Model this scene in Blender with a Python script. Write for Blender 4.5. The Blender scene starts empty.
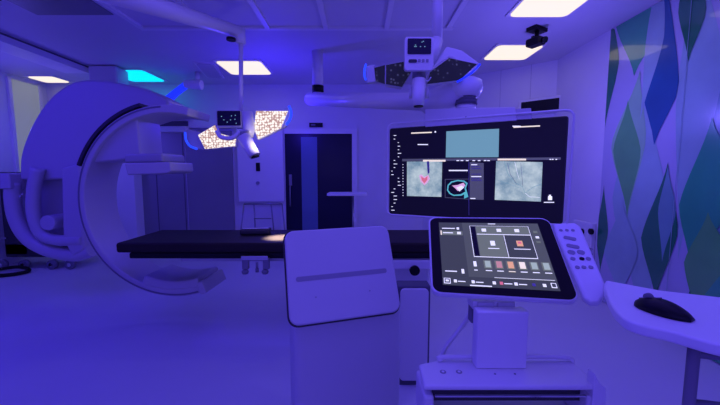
import bpy, bmesh, math, random
from mathutils import Vector as V, Matrix as M
random.seed(4)
C = bpy.context.scene.collection
sc = bpy.context.scene
PI = math.pi
# ------------------------------------------------------------------ camera
F, PITCH, H, CEIL = 330.0, math.radians(5.2), 1.45, 3.0
cp, sp = math.cos(PITCH), math.sin(PITCH)
cam = bpy.data.cameras.new('camera'); co = bpy.data.objects.new('camera', cam); C.objects.link(co)
co.location = (0, 0, H); co.rotation_euler = (PI/2 - PITCH, 0, 0)
cam.sensor_width = 36; cam.lens = 36*F/720; cam.clip_start = .02
sc.camera = co
def ray(x, y):
    u = (x-360)/F; v = (202.5-y)/F
    return V((u, cp+v*sp, -sp+v*cp))
def aty(x, y, Y): r = ray(x, y); return V((0, 0, H)) + r*(Y/r.y)
def atz(x, y, z): r = ray(x, y); return V((0, 0, H)) + r*((z-H)/r.z)
def atx(x, y, X): r = ray(x, y); return V((0, 0, H)) + r*(X/r.x)
def atp(x, y, p, n):
    r = ray(x, y); o = V((0, 0, H)); return o + r*((p-o).dot(n)/r.dot(n))
# ------------------------------------------------------------------ materials
def mat(name, col, rough=.5, metal=0, emit=None, es=0, bump=0, bscale=40, vary=0, coat=0, spec=.5, vscale=3):
    m = bpy.data.materials.new(name); m.use_nodes = True
    nt = m.node_tree; b = nt.nodes['Principled BSDF']
    b.inputs['Base Color'].default_value = (*col, 1); b.inputs['Roughness'].default_value = rough
    b.inputs['Metallic'].default_value = metal; b.inputs['Specular IOR Level'].default_value = spec
    b.inputs['Coat Weight'].default_value = coat; b.inputs['Coat Roughness'].default_value = .04
    tc = nt.nodes.new('ShaderNodeTexCoord')
    if vary:
        n = nt.nodes.new('ShaderNodeTexNoise'); n.inputs['Scale'].default_value = vscale; n.inputs['Detail'].default_value = 4
        nt.links.new(tc.outputs['Object'], n.inputs['Vector'])
        mx = nt.nodes.new('ShaderNodeMix'); mx.data_type = 'RGBA'
        mx.inputs[6].default_value = (*[c*(1-vary) for c in col], 1); mx.inputs[7].default_value = (*[min(1, c*(1+vary)) for c in col], 1)
        nt.links.new(n.outputs['Fac'], mx.inputs[0]); nt.links.new(mx.outputs[2], b.inputs['Base Color'])
    if bump:
        n = nt.nodes.new('ShaderNodeTexNoise'); n.inputs['Scale'].default_value = bscale
        nt.links.new(tc.outputs['Object'], n.inputs['Vector'])
        bp = nt.nodes.new('ShaderNodeBump'); bp.inputs['Strength'].default_value = bump; bp.inputs['Distance'].default_value = .01
        nt.links.new(n.outputs['Fac'], bp.inputs['Height']); nt.links.new(bp.outputs['Normal'], b.inputs['Normal'])
    if emit:
        b.inputs['Emission Color'].default_value = (*emit, 1); b.inputs['Emission Strength'].default_value = es
    return m
def emimg(name, c0, c1, scale, es=1.0, detail=6, c2=None):
    """glowing picture on a screen: cloudy noise between two colours"""
    m = bpy.data.materials.new(name); m.use_nodes = True; nt = m.node_tree; b = nt.nodes['Principled BSDF']
    tc = nt.nodes.new('ShaderNodeTexCoord'); n = nt.nodes.new('ShaderNodeTexNoise')
    n.inputs['Scale'].default_value = scale; n.inputs['Detail'].default_value = detail; n.inputs['Roughness'].default_value = .65
    r = nt.nodes.new('ShaderNodeValToRGB'); r.color_ramp.elements[0].position = .35; r.color_ramp.elements[1].position = .68
    r.color_ramp.elements[0].color = (*c0, 1); r.color_ramp.elements[1].color = (*c1, 1)
    nt.links.new(tc.outputs['Object'], n.inputs['Vector']); nt.links.new(n.outputs['Fac'], r.inputs['Fac'])
    b.inputs['Base Color'].default_value = (.01, .01, .01, 1); b.inputs['Roughness'].default_value = .4
    nt.links.new(r.outputs['Color'], b.inputs['Emission Color']); b.inputs['Emission Strength'].default_value = es
    return m
def ledmat(name, bg, dot, scale, es, thr=.32):
    m = bpy.data.materials.new(name); m.use_nodes = True; nt = m.node_tree; b = nt.nodes['Principled BSDF']
    tc = nt.nodes.new('ShaderNodeTexCoord'); n = nt.nodes.new('ShaderNodeTexVoronoi'); n.inputs['Scale'].default_value = scale
    n.inputs['Randomness'].default_value = .55
    r = nt.nodes.new('ShaderNodeValToRGB'); e = r.color_ramp.elements
    e[0].position = thr; e[1].position = thr+.2; e[0].color = (*dot, 1); e[1].color = (*bg, 1)
    nt.links.new(tc.outputs['Object'], n.inputs['Vector']); nt.links.new(n.outputs['Distance'], r.inputs['Fac'])
    b.inputs['Base Color'].default_value = (.02, .02, .02, 1); b.inputs['Specular IOR Level'].default_value = .15
    nt.links.new(r.outputs['Color'], b.inputs['Emission Color']); b.inputs['Emission Strength'].default_value = es
    return m
MT = dict(
    wall=mat('wall_paint', (.72, .72, .76), .55, vary=.04),
    ceil=mat('ceiling_paint', (.66, .66, .7), .6, vary=.05, vscale=1.5),
    floor=mat('vinyl_floor', (.62, .62, .68), .42, vary=.07, vscale=1.2, bump=.04, bscale=300, spec=.4),
    white=mat('white_enamel', (.78, .78, .8), .35),
    white2=mat('off_white_enamel', (.6, .6, .64), .4),
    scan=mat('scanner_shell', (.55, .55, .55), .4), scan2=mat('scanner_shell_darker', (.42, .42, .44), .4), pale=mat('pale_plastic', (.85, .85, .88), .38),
    grey=mat('grey_plastic', (.32, .32, .36), .45),
    grey2=mat('mid_grey_plastic', (.2, .2, .24), .45),
    dark=mat('dark_plastic', (.03, .03, .04), .4),
    seam=mat('seam_shadow_gap', (.12, .12, .16), .7), wseam=mat('wall_joint', (.5, .5, .56), .7),
    black=mat('black_plastic', (.008, .008, .012), .4, spec=.2), bezel=mat('black_bezel', (.006, .005, .006), .35, spec=.12),
    gloss=mat('black_glass', (.006, .006, .01), .12),
    matt=mat('black_vinyl_mattress', (.028, .022, .022), .5, bump=.08, bscale=20, spec=.12),
    steel=mat('brushed_steel', (.34, .34, .38), .42, metal=.6, vary=.12, vscale=1.3),
    dsteel=mat('tube_steel', (.3, .3, .34), .3, metal=.8),
    chrome=mat('chrome', (.7, .7, .72), .15, metal=1),
    door=mat('dark_glass_door', (.012, .012, .04), .3, spec=.25),
    strip=mat('blue_glass_strip', (.12, .2, .35), .4),
    green=mat('green_grey_blind_lit_glow', (.3, .33, .3), .7, vary=.1, emit=(.14, .155, .15), es=.9),  # emission paints the lit look of the blind into its colour
    lamp=mat('warm_white_diffuser', (.2, .18, .12), .5, emit=(1, .86, .72), es=1.05, spec=.1),
    cyan=mat('cyan_diffuser', (0, .8, .9), .5, emit=(0, .78, 1), es=1.1),
    offlamp=mat('unlit_diffuser', (.55, .55, .6), .5),
    glow=mat('blue_glow_strip', (.05, .05, .8), .4, emit=(.01, .03, 1), es=1.0),
    glow2=mat('bright_blue_glow_strip', (.05, .05, .8), .4, emit=(.015, .06, 1), es=1.3),
    led=ledmat('lit_led_field', (.46, .26, .24), (1, .92, .88), 44, 1.1, .42),
    ledoff=ledmat('unlit_led_field', (.006, .006, .02), (.05, .05, .14), 30, 1.0, .12),
    lblue=mat('light_blue_screen', (.02, .02, .02), .4, emit=(.17, .36, .55), es=.85, spec=.1),
    text=mat('screen_white_text', (.5, .5, .5), .5, emit=(.85, .85, .95), es=.95),
    amber=mat('screen_cream_bar', (.5, .4, .3), .5, emit=(.95, .82, .62), es=.9),
    red=mat('screen_red_mark', (.6, .1, .1), .5, emit=(.75, .17, .25), es=.8),
    pink=mat('screen_pink_mark', (.6, .3, .4), .5, emit=(.8, .45, .6), es=.8),
    teal=mat('screen_teal_mark', (.1, .5, .4), .5, emit=(.1, .5, .4), es=.8),
    orange=mat('screen_orange_mark', (.6, .3, .1), .5, emit=(.85, .42, .2), es=.8),
    sbg=mat('screen_slate', (.02, .02, .02), .4, emit=(.055, .06, .085), es=.8, spec=.15),
    sbg2=mat('screen_light_slate', (.03, .03, .03), .4, emit=(.15, .17, .18), es=.9, spec=.15),
    sbg3=mat('screen_mid_slate', (.03, .03, .03), .4, emit=(.08, .087, .11), es=.85, spec=.15), tealt=mat('tile_grey_green', (.1, .1, .1), .5, emit=(.42, .52, .50), es=.8), redt=mat('tile_soft_red', (.1, .1, .1), .5, emit=(.60, .26, .26), es=.85),
    mbg=mat('monitor_dark_glass', (.004, .004, .008), .3, emit=(.004, .003, .02), es=1, spec=.12),
    mbg2=mat('monitor_grey_panel', (.05, .05, .06), .3, emit=(.06, .06, .1), es=1),
    xray=emimg('xray_picture', (.17, .28, .40), (.56, .66, .74), 9, .95),
    mural_bg=mat('mural_violet', (.50, .52, .62), .25, coat=1, vary=.05),
)
for nm, c in dict(m_dark=(.02, .22, .09), m_teal=(.05, .46, .20), m_green=(.12, .50, .13), m_blue=(.02, .13, .26), m_pale=(.34, .55, .50), m_sage=(.32, .66, .34), m_mid=(.18, .40, .36)).items():
    MT[nm] = mat('mural_'+nm[2:], c, .25, coat=1, vary=.28, vscale=2.5)
# ------------------------------------------------------------------ mesh building
class MB:
    def __init__(s): s.bm = bmesh.new(); s.mats = []
    def mi(s, m):
        if m is None: return 0
        if m not in s.mats: s.mats.append(m)
        return s.mats.index(m)
    def poly(s, pts, m=None):
        f = s.bm.faces.new([s.bm.verts.new(p) for p in pts]); f.material_index = s.mi(m); return s
    def prism(s, pts, d, m=None):
        k = s.mi(m); d = V(d)
        a = [s.bm.verts.new(p) for p in pts]; b = [s.bm.verts.new(V(p)+d) for p in pts]; n = len(a)
        fs = [s.bm.faces.new(a), s.bm.faces.new(b[::-1])]
        for i in range(n): fs.append(s.bm.faces.new((a[i], b[i], b[(i+1) % n], a[(i+1) % n])))
        for f in fs: f.material_index = k
        return s
    def box(s, c, sz, m=None, rot=None):
        c = V(c); R = rot or M.Identity(3); x, y, z = [q/2 for q in sz]
        return s.prism([c+R@V(p) for p in ((-x, -y, -z), (x, -y, -z), (x, y, -z), (-x, y, -z))], R@V((0, 0, 2*z)), m)
    def tube(s, pts, r, m=None, seg=14, cap=True):
        k = s.mi(m); pts = [V(p) for p in pts]; rs = r if isinstance(r, (list, tuple)) else [r]*len(pts)
        rings = []; up = None
        for i, p in enumerate(pts):
            t = (pts[min(i+1, len(pts)-1)] - pts[max(i-1, 0)]).normalized()
            if up is None: up = t.orthogonal().normalized()
            up = (up - t*up.dot(t)).normalized(); q = t.cross(up)
            rings.append([s.bm.verts.new(p + (up*math.cos(2*PI*j/seg)+q*math.sin(2*PI*j/seg))*rs[i]) for j in range(seg)])
        for a, b in zip(rings, rings[1:]):
            for j in range(seg):
                f = s.bm.faces.new((a[j], a[(j+1) % seg], b[(j+1) % seg], b[j])); f.material_index = k; f.smooth = True
        if cap:
            for q in (rings[0], rings[-1]):
                f = s.bm.faces.new(q); f.material_index = k
        return s
    def sphere(s, c, r, m=None, sc=(1, 1, 1)):
        k = s.mi(m); g = bmesh.ops.create_uvsphere(s.bm, u_segments=18, v_segments=12, radius=r, matrix=M.Translation(c) @ M.Diagonal((*sc, 1)))
        for v in g['verts']:
            for f in v.link_faces: f.material_index = k; f.smooth = True
        return s
    def arc(s, c, a, u, n, r0, r1, w0, w1, t0, t1, m=None, seg=48):
        """rectangular section swept along an arc: a,u the plane axes, n the normal"""
        k = s.mi(m); R = []
        for i in range(seg+1):
            t = t0+(t1-t0)*i/seg; d = a*math.cos(t)+u*math.sin(t)
            R.append([s.bm.verts.new(c+d*r+n*w) for r, w in ((r0, w0), (r1, w0), (r1, w1), (r0, w1))])
        for p, q in zip(R, R[1:]):
            for j in range(4):
                f = s.bm.faces.new((p[j], p[(j+1) % 4], q[(j+1) % 4], q[j])); f.material_index = k
        for q in (R[0], R[-1]):
            f = s.bm.faces.new(q); f.material_index = k
        return s
    def build(s, name, m=None, parent=None, bevel=0, kind=None, smooth=False, bseg=3):
        bmesh.ops.recalc_face_normals(s.bm, faces=s.bm.faces)
        me = bpy.data.meshes.new(name); s.bm.to_mesh(me); s.bm.free()
        for q in (s.mats or [m]): me.materials.append(q if q else m)
        if smooth:
            for p in me.polygons: p.use_smooth = True
        o = bpy.data.objects.new(name, me); C.objects.link(o)
        if parent:
            base = parent; off = V((0, 0, 0))
            while base: off += base.location; base = base.parent
            o.parent = parent; me.transform(M.Translation(-off))
        else:
            # origin at the base of the thing
            xs = [v.co for v in me.vertices]
            b0 = V((sum(v.x for v in xs)/len(xs), sum(v.y for v in xs)/len(xs), min(v.z for v in xs)))
            me.transform(M.Translation(-b0)); o.location = b0
        if bevel:
            bv = o.modifiers.new('bevel', 'BEVEL'); bv.width = bevel; bv.segments = bseg; bv.limit_method = 'ANGLE'; bv.angle_limit = .6
            bv.harden_normals = False
            for p in me.polygons: p.use_smooth = True
            wn = o.modifiers.new('wn', 'WEIGHTED_NORMAL'); wn.keep_sharp = True
        if kind: o['kind'] = kind
        return o
def tag(o, label, cat, group=None):
    o['label'] = label; o['category'] = cat
    if group: o['group'] = group
    return o
def thing(name, loc, label, cat, group=None):
    o = bpy.data.objects.new(name, None); C.objects.link(o); o.location = loc; o.empty_display_size = .1
    return tag(o, label, cat, group)
def rrect(o, eu, ev, w, h, r, seg=6):
    """rounded rectangle outline: o the lower left corner, eu/ev unit axes"""
    out = []
    for cx, cy, a0 in ((w-r, r, -PI/2), (w-r, h-r, 0), (r, h-r, PI/2), (r, r, PI)):
        for i in range(seg+1):
            a = a0+PI/2*i/seg; out.append(o+eu*(cx+r*math.cos(a))+ev*(cy+r*math.sin(a)))
    return out
def smoothline(pts, n=8):
    pts = [V(p) for p in pts]; out = []
    P = [pts[0]*2-pts[1]]+pts+[pts[-1]*2-pts[-2]]
    for i in range(1, len(P)-2):
        a, b, c, d = P[i-1:i+3]
        for k in range(n):
            t = k/n
            out.append(.5*((2*b)+(c-a)*t+(2*a-5*b+4*c-d)*t*t+(3*b-a-3*c+d)*t**3))
    return out+[pts[-1]]
X, Y, Z = V((1, 0, 0)), V((0, 1, 0)), V((0, 0, 1))
def quad3(cs): return cs
# ================================================================== ROOM
XR, XL, YB = 2.73, -5.55, 6.0
YC = atx(558, 60, XR).y                                    # corner where the mural side wall meets the angled wall
MB().box((-1.4, 2.0, -.05), (8.5, 8.2, .1)).build('floor', MT['floor'], kind='structure')
MB().box((-1.4, 2.0, CEIL+.05), (8.5, 8.2, .1)).build('ceiling', MT['ceil'], kind='structure')
xb = 1.15                                                   # end of the back wall, start of the angled wall
wb = MB(); wb.box(((XL+xb)/2, YB+.05, 1.5), (xb-XL, .1, 3.0)).build('wall_back', MT['wall'], kind='structure')
MB().prism([V((xb, YB, 0)), V((XR, YC, 0)), V((XR+.1, YC+.08, 0)), V((xb+.05, YB+.1, 0))], (0, 0, 3)).build('wall_angled', MT['wall'], kind='structure')
MB().box((XR+.05, (YC-2.1)/2, 1.5), (.1, YC+2.1, 3)).build('wall_right', MT['wall'], kind='structure')
MB().box((XL-.05, 2, 1.5), (.1, 8.2, 3)).build('wall_left', MT['wall'], kind='structure')
MB().box((-1.4, -2.1, 1.5), (8.5, .1, 3)).build('wall_behind', MT['wall'], kind='structure')
# wall seams
m = MB(); dirw = (V((XR, YC, 0))-V((xb, YB, 0))).normalized(); nw = V((-dirw.y, dirw.x, 0))
for px in (500, 530):
    p = atp(px, 100, V((xb, YB, 0)), nw); m.box(V((p.x, p.y, 1.5))-nw*.001, (.008, .004, 3), rot=M.Rotation(math.atan2(dirw.y, dirw.x), 3, 'Z'))
m.build('trim_1', MT['wseam'], kind='structure')
m = MB(); m.box((-1.2+.0, YB-.008, .06), (6.6, .016, .12)); m.build('baseboard_back', MT['white2'], kind='structure')
# ---- laminar-flow canopy panels in the ceiling
def zc(px, py, dz=0): return atz(px, py, CEIL-dz)
yf = 3.62
m = MB()
m.box((-.67, (yf-1.2)/2+.0, CEIL-.012), (3.3, yf+1.2, .024), MT['ceil'])
for x in (-2.30, -1.62, -.97, -.36, .28, .93): m.box((x, (yf-1.2)/2, CEIL-.035), (.05, yf+1.2, .022), MT['white'])
m.box((-.67, yf+.02, CEIL-.035), (3.3, .05, .022), MT['white'])
m.box((-.67, yf+.05, CEIL-.006), (3.32, .02, .012), MT['black'])
m.build('trim_2', MT['ceil'], kind='structure')
# ---- ceiling rails at the left
for k, (x, w, d) in enumerate(((-4.15, .34, .10), (-3.28, .14, .07))):
    m = MB(); L_ = (5.2, 3.3)[k]; m.box((x, L_/2-.2, CEIL-d/2), (w, L_, d), MT['white']); m.box((x+w/2+.003, L_/2-.2, CEIL-.015), (.006, L_, .02), MT['seam'])
    m.build('trim_%d' % (3+k), MT['white'], kind='structure')
m = MB(); m.box((-2.80, 2.0, CEIL-.004), (.75, 2.8, .008), MT['grey2']); m.box((-3.7, 2.4, CEIL-.004), (.3, 1.4, .008), MT['grey2'])
m.build('trim_5', MT['dark'], kind='structure')
a, b = aty(114, 160, 5.75), aty(133, 160, 5.75); MB().box(((a.x+b.x)/2, 5.87, 1.05), (b.x-a.x, .25, 2.1), MT['pale']).build('trim_6', MT['pale'], kind='structure', bevel=.01)
# ---- steel sliding door, dark door, left blind and side opening
def wallrect(mb, x0, y0, x1, y1, Yp, m, t=.02):
    a = aty(x0, y0, Yp); b = aty(x1, y0, Yp); z0 = aty((x0+x1)/2, y1, Yp).z if y1 < 400 else 0.0
    mb.box(((a.x+b.x)/2, Yp-t/2, (a.z+z0)/2), (b.x-a.x, t, a.z-z0), m)
m = MB(); wallrect(m, 134, 131, 232, 999, YB, MT['steel'], .05); d1 = m.build('door_1', MT['steel'], kind='structure')
m = MB()
for px in (154, 182): 
    a = aty(px, 131, YB-.05); m.box((a.x, YB-.052, a.z/2), (.012, .008, a.z-.02), MT['seam'])
a = aty(183.5, 131, YB-.05); m.box((a.x+.02, YB-.053, a.z/2), (.012, .01, a.z-.02), MT['chrome'])
a = aty(134, 128, YB); b = aty(232, 128, YB); m.box(((a.x+b.x)/2, YB-.06, a.z+.06), (b.x-a.x+.1, .1, .14), MT['white'])
m.build('door_track', MT['steel'], d1)
m = MB(); wallrect(m, 285, 134, 352, 999, YB, MT['door'], .03); d2 = m.build('door_2', MT['door'], kind='structure')
m = MB(); wallrect(m, 301, 137, 317, 999, YB-.03, MT['strip'], .006); m.build('glass_strip', MT['strip'], d2)
m = MB(); 
for x0, x1 in ((280, 285), (352, 357)): wallrect(m, x0, 134, x1, 999, YB, MT['white'], .05)
wallrect(m, 280, 129, 357, 134, YB, MT['white'], .05)
m.build('door_frame', MT['white'], d2)
m = MB(); a = aty(290.5, 180, YB-.045); m.box(a, (.05, .02, .20), MT['dsteel']); m.tube([a+V((0, -.02, -.1)), a+V((0, -.05, -.13)), a+V((0, -.05, -.45)), a+V((0, -.02, -.48))], .012, MT['dsteel'])
m.build('door_handle', MT['dsteel'], d2)
m = MB(); wallrect(m, 96, 150, 113.5, 999, YB, MT['door'], .03); m.build('door_3', MT['door'], kind='structure')
# left wall opening with green blind
y0, y1 = atx(11, 120, XL).y, atx(41, 120, XL).y
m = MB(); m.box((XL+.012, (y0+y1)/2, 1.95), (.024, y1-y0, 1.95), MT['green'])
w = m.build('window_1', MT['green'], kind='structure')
m = MB()
for y in (y0, y1): m.box((XL+.02, y, 1.95), (.04, .05, 2.0), MT['white'])
m.build('window_frame', MT['white'], w)
# exit-style dark sign over the door
p = aty(316, 125, YB-.012)
tag(MB().box(p, (.24, .024, .075), MT['black']).box(p-V((.05, .013, 0)), (.08, .003, .02), MT['grey2']).build('door_sensor', MT['black'], bevel=.006), 'small black sensor bar mounted above the dark door', 'sensor')
# wall control panel with instruments box (white)
a, b = aty(236, 125, YB-.1), aty(283, 125, YB-.1); zb = aty(260, 202, YB-.1).z
t = thing('wall_cabinet', ((a.x+b.x)/2, YB, zb), 'white wall-mounted cabinet between steel door and dark door', 'cabinet')
MB().box(((a.x+b.x)/2, YB-.06, (a.z+zb)/2), (b.x-a.x, .12, a.z-zb), MT['white']).build('body', MT['white'], t, bevel=.02)
p = aty(258, 167, YB-.13); MB().box(p, (.07, .02, .15), MT['black']).build('reader', MT['black'], t, bevel=.004)
p = aty(258, 183, YB-.13); MB().tube([p, p-V((0, .03, 0))], .03, MT['chrome']).build('knob', MT['chrome'], t)
p = aty(243, 127, YB-.13); MB().box(((a.x+b.x)/2, YB-.125, a.z-.06), (b.x-a.x-.06, .01, .012), MT['seam']).build('seam', MT['seam'], t)
# linen/bucket stand below it
t = thing('wire_stand', (aty(263, 230, 5.6).x, 5.6, 0), 'thin metal frame stand below the white wall cabinet', 'stand')
pa = [aty(q, 204, 5.6) for q in (244, 254, 271, 282)]; ztop = pa[0].z
for i, q in enumerate(pa):
    foot = V((q.x+(-.10 if i < 2 else .10)*(1 if i in (0, 3) else .3), 5.6+(.15 if i in (1, 2) else -.1), 0.01))
    MB().tube([q, foot], .012, MT['dsteel'], 8).build('leg', MT['dsteel'], t)
MB().tube([pa[0], pa[3]], .014, MT['dsteel'], 8).tube([pa[1]-V((0, 0, .25)), pa[2]-V((0, 0, .25))], .01, MT['dsteel'], 8).build('top_rail', MT['dsteel'], t)
# ---- mayo stand in front of the dark door
Ym = 4.9; a, b = aty(328, 195, Ym), aty(367, 195, Ym); p = aty(353, 195, Ym)
t = thing('instrument_stand', (p.x, Ym, 0), 'small steel tray stand in front of the dark door', 'stand')
m = MB(); m.prism(rrect(V((a.x, Ym-.2, a.z)), X, Y, b.x-a.x, .4, .04), (0, 0, .035), MT['pale']); m.build('tray', MT['pale'], t, bevel=.006)
MB().tube([V((p.x, Ym, .06)), V((p.x, Ym, a.z))], .016, MT['dsteel']).build('post', MT['dsteel'], t)
MB().box((p.x, Ym, .05), (.45, .05, .03), MT['dsteel']).box((p.x, Ym, .05), (.05, .4, .03), MT['dsteel']).build('base', MT['dsteel'], t)
for sx, sy in ((-.2, 0), (.2, 0), (0, .18), (0, -.18)):
    MB().tube([V((p.x+sx-.012, Ym+sy, .022)), V((p.x+sx+.012, Ym+sy, .022))], .022, MT['black']).build('caster', MT['black'], t)
# ---- dark wall screen on the angled wall
P0 = V((xb, YB, 0)); R = M.Rotation(math.atan2(dirw.y, dirw.x), 3, 'Z')
p = atp(540, 106, P0-nw*.05, nw) if nw.y > 0 else atp(540, 106, P0+nw*.05, nw)
t = thing('wall_display', p, 'small dark wall screen in a pale frame behind the large monitor', 'screen')
sgn = 1 if nw.y > 0 else -1
MB().box(p, (.56, .06, .22), MT['white'], R).build('frame', MT['white'], t, bevel=.01)
MB().box(p-nw*sgn*.034, (.48, .01, .15), MT['black'], R).build('screen', MT['black'], t)
# ---- socket panel on the right wall
p = atx(583, 244, XR-.03)
t = thing('socket_panel', p, 'white service panel with two black sockets low on the right wall', 'panel')
MB().box(p, (.05, .34, .55), MT['white']).build('plate', MT['white'], t, bevel=.01)
for px in (582, 591):
    q = atx(px, 231.5, XR-.06); MB().tube([q+X*.012, q-X*.012], .035, MT['black']).build('socket', MT['black'], t)
q = atx(586, 247, XR-.06); MB().box(q+X*.004, (.01, .22, .012), MT['grey']).box(q+X*.004-Z*.06, (.01, .22, .012), MT['grey']).build('slot', MT['grey'], t)
# ================================================================== MURAL on right wall
def leafpts(top, bot, l, r, Xp, n=14, pw=1.0):
    """leaf on the wall: top/bottom tips, left and right widest points, all in photo pixels"""
    T, B, L, Rr = (atx(*q, Xp) for q in (top, bot, l, r))
    def side(W):
        out = []
        for i in range(1, n):
            t = i/n; e = smooth_leaf(t, (T.z-W.z)/(T.z-B.z))
            base = T.lerp(B, t); tw = (T.z-W.z)/(T.z-B.z); wd = W-T.lerp(B, tw)
            out.append(base+V((0, wd.y, 0))*e)
        return out
    return [T]+side(L)+[B]+side(Rr)[::-1]
def smooth_leaf(t, c):
    c = min(max(c, .05), .95); x = t/c if t < c else (1-t)/(1-c)
    return max(0, (3*x*x-2*x*x*x)*.55+.45*x)
ytop = YC; ym = atx(612, 30, XR).y
m = MB(); m.box((XR-.004, (ym-1.2)/2, 1.5), (.008, ym+1.2, 2.99), MT['mural_bg'])
LF = [  # top, bottom, left, right, colour
 ((700, -60), (678, 260), (676, 95), (728, 85), 'm_pale'), ((740, -20), (735, 330), (700, 200), (790, 190), 'm_mid'),
 ((645, 80), (640, 320), (612, 200), (672, 230), 'm_pale'), ((634, -45), (634, 76), (616, 25), (658, 30), 'm_teal'),
 ((612, 5), (605, 127), (603, 70), (619, 62), 'm_dark'), ((604, 185), (600, 272), (596, 235), (608, 232), 'm_dark'),
 ((640, 70), (627, 218), (611, 145), (646, 140), 'm_sage'), ((628, 100), (627, 216), (613, 150), (641, 152), 'm_green'),
 ((664, -60), (654, 145), (643, 92), (679, 88), 'm_blue'), ((664, -70), (640, 120), (646, 40), (664, 38), 'm_pale'),
 ((696, -70), (688, 62), (678, 10), (706, 12), 'm_dark'), ((668, 162), (655, 300), (641, 238), (678, 232), 'm_dark'),
 ((668, 165), (662, 262), (658, 210), (676, 212), 'm_mid'),
 ((712, 117), (690, 270), (679, 205), (745, 185), 'm_teal'), ((708, 212), (695, 320), (684, 262), (732, 258), 'm_green'),
 ((622, 200), (620, 300), (604, 252), (638, 252), 'm_pale'),
 ((734, 250), (722, 400), (690, 320), (770, 330), 'm_teal'), ((770, -80), (760, 160), (722, 40), (810, 30), 'm_teal'), ((690, 290), (672, 420), (655, 350), (705, 350), 'm_dark')]
for k, (a, b, l, r, c) in enumerate(LF):
    Xp = XR-.009-.0004*k
    pts = leafpts(a, b, l, r, Xp)
    pts = [V((Xp, min(q.y, ym), min(max(q.z, .01), CEIL-.01))) for q in pts]
    try: m.poly(pts, MT[c])
    except Exception: pass
a = atx(676, 205, XR); m.box((XR-.018, a.y, 1.5), (.002, .004, 2.9), MT['m_pale'])
mu = m.build('wall_mural', MT['mural_bg'])
tag(mu, 'glossy wall mural of overlapping blue, teal and violet leaf shapes on right wall', 'mural')
# ================================================================== CEILING LIGHTS
def clight(x, y, w, d, rot, m, label, group='ceiling light panels'):
    t = thing('ceiling_light', (x, y, CEIL), label, 'light', group); R = M.Rotation(rot, 3, 'Z')
    z = CEIL-(.03 if False else .008)
    MB().box((x, y, z), (w+.05, d+.05, .016), MT['white'], R).build('frame', MT['white'], t)
    o, u, v = V((x, y, z-.010)), R@X, R@Y
    MB().prism(rrect(o-u*w/2-v*d/2, u, v, w, d, .06), (0, 0, -.006), m).build('diffuser', m, t)
p = zc(512, 51.5); clight(p.x, p.y, .56, .50, 0, MT['lamp'], 'lit cream ceiling panel beside the black ceiling camera')
p = zc(560, -6); clight(p.x, p.y, .56, .75, 0, MT['lamp'], 'lit cream ceiling panel cut by the top edge, nearest the mural')
p = zc(245, 67); clight(p.x, p.y, .62, .6, 0, MT['lamp'], 'lit cream ceiling panel behind the lit surgical lamp post')
p = zc(49, 78.5); clight(p.x, p.y, .42, .34, 0, MT['lamp'], 'small thin lit ceiling panel at the far left above the scanner')
p = zc(137, 75); clight(p.x, p.y, .55, .6, 0, MT['cyan'], 'bright cyan glowing ceiling panel above the scanner')
p = zc(210, 70); clight(p.x, p.y, .22, .7, .2, MT['offlamp'], 'narrow unlit ceiling panel between cyan panel and lit panel')
# ceiling camera
p = zc(537, 28); 
t = thing('ceiling_camera', (p.x, p.y, CEIL), 'black camera on a bracket hanging from ceiling beside lit panel', 'camera')
Rc = M.Rotation(.5, 3, 'Z')
MB().box(p-Z*.02, (.2, .12, .04), MT['black'], Rc).build('mounting_plate', MT['black'], t, bevel=.006)
MB().tube([p-Z*.03, p-Z*.12], .02, MT['black']).box(p-Z*.12, (.14, .03, .05), MT['black'], Rc).build('bracket', MT['black'], t)
MB().box(p+V((-.02, -.02, -.155)), (.12, .16, .08), MT['black'], Rc).build('body', MT['black'], t, bevel=.015)
q = p+V((.02, -.10, -.16)); MB().tube([q, q+V((.01, -.03, -.01))], .032, MT['gloss']).build('lens', MT['gloss'], t)
# ================================================================== C-ARM SCANNER
yaw = math.radians(3)
ca = V((math.cos(yaw), -math.sin(yaw), 0)); cn = V((-math.sin(yaw), -math.cos(yaw), 0))   # cn faces the viewer
Cy = 3.15; W = .19; R1 = .86; R0 = .79; cc = aty(169, 203, 2.93)-cn*W
t = thing('c_arm_scanner', (cc.x, cc.y, 0), 'large white C-shaped x-ray scanner around the head end of the black table', 'scanner')
m = MB(); m.arc(cc, ca, Z, cn, R0, R1, -W, W, math.radians(75), math.radians(289), MT['scan'], 72); m.build('c_arc', MT['scan'], t, bevel=.012)
m = MB(); m.arc(cc, ca, Z, cn, R1-.026, R1-.012, W+.001, W+.004, math.radians(92), math.radians(286), MT['grey2'], 64)
m.build('rail_groove', MT['grey2'], t)
m = MB(); m.arc(cc, ca, Z, cn, R1-.004, R1+.012, -W*.6, W*.6, math.radians(100), math.radians(287), MT['grey'], 64); m.build('outer_rail', MT['grey'], t)
m = MB(); m.arc(cc, ca, Z, cn, R0-.03, R1+.014, -W-.01, W+.01, math.radians(287), math.radians(291), MT['scan'], 6); m.build('end_cap', MT['scan'], t, bevel=.012)
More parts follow.
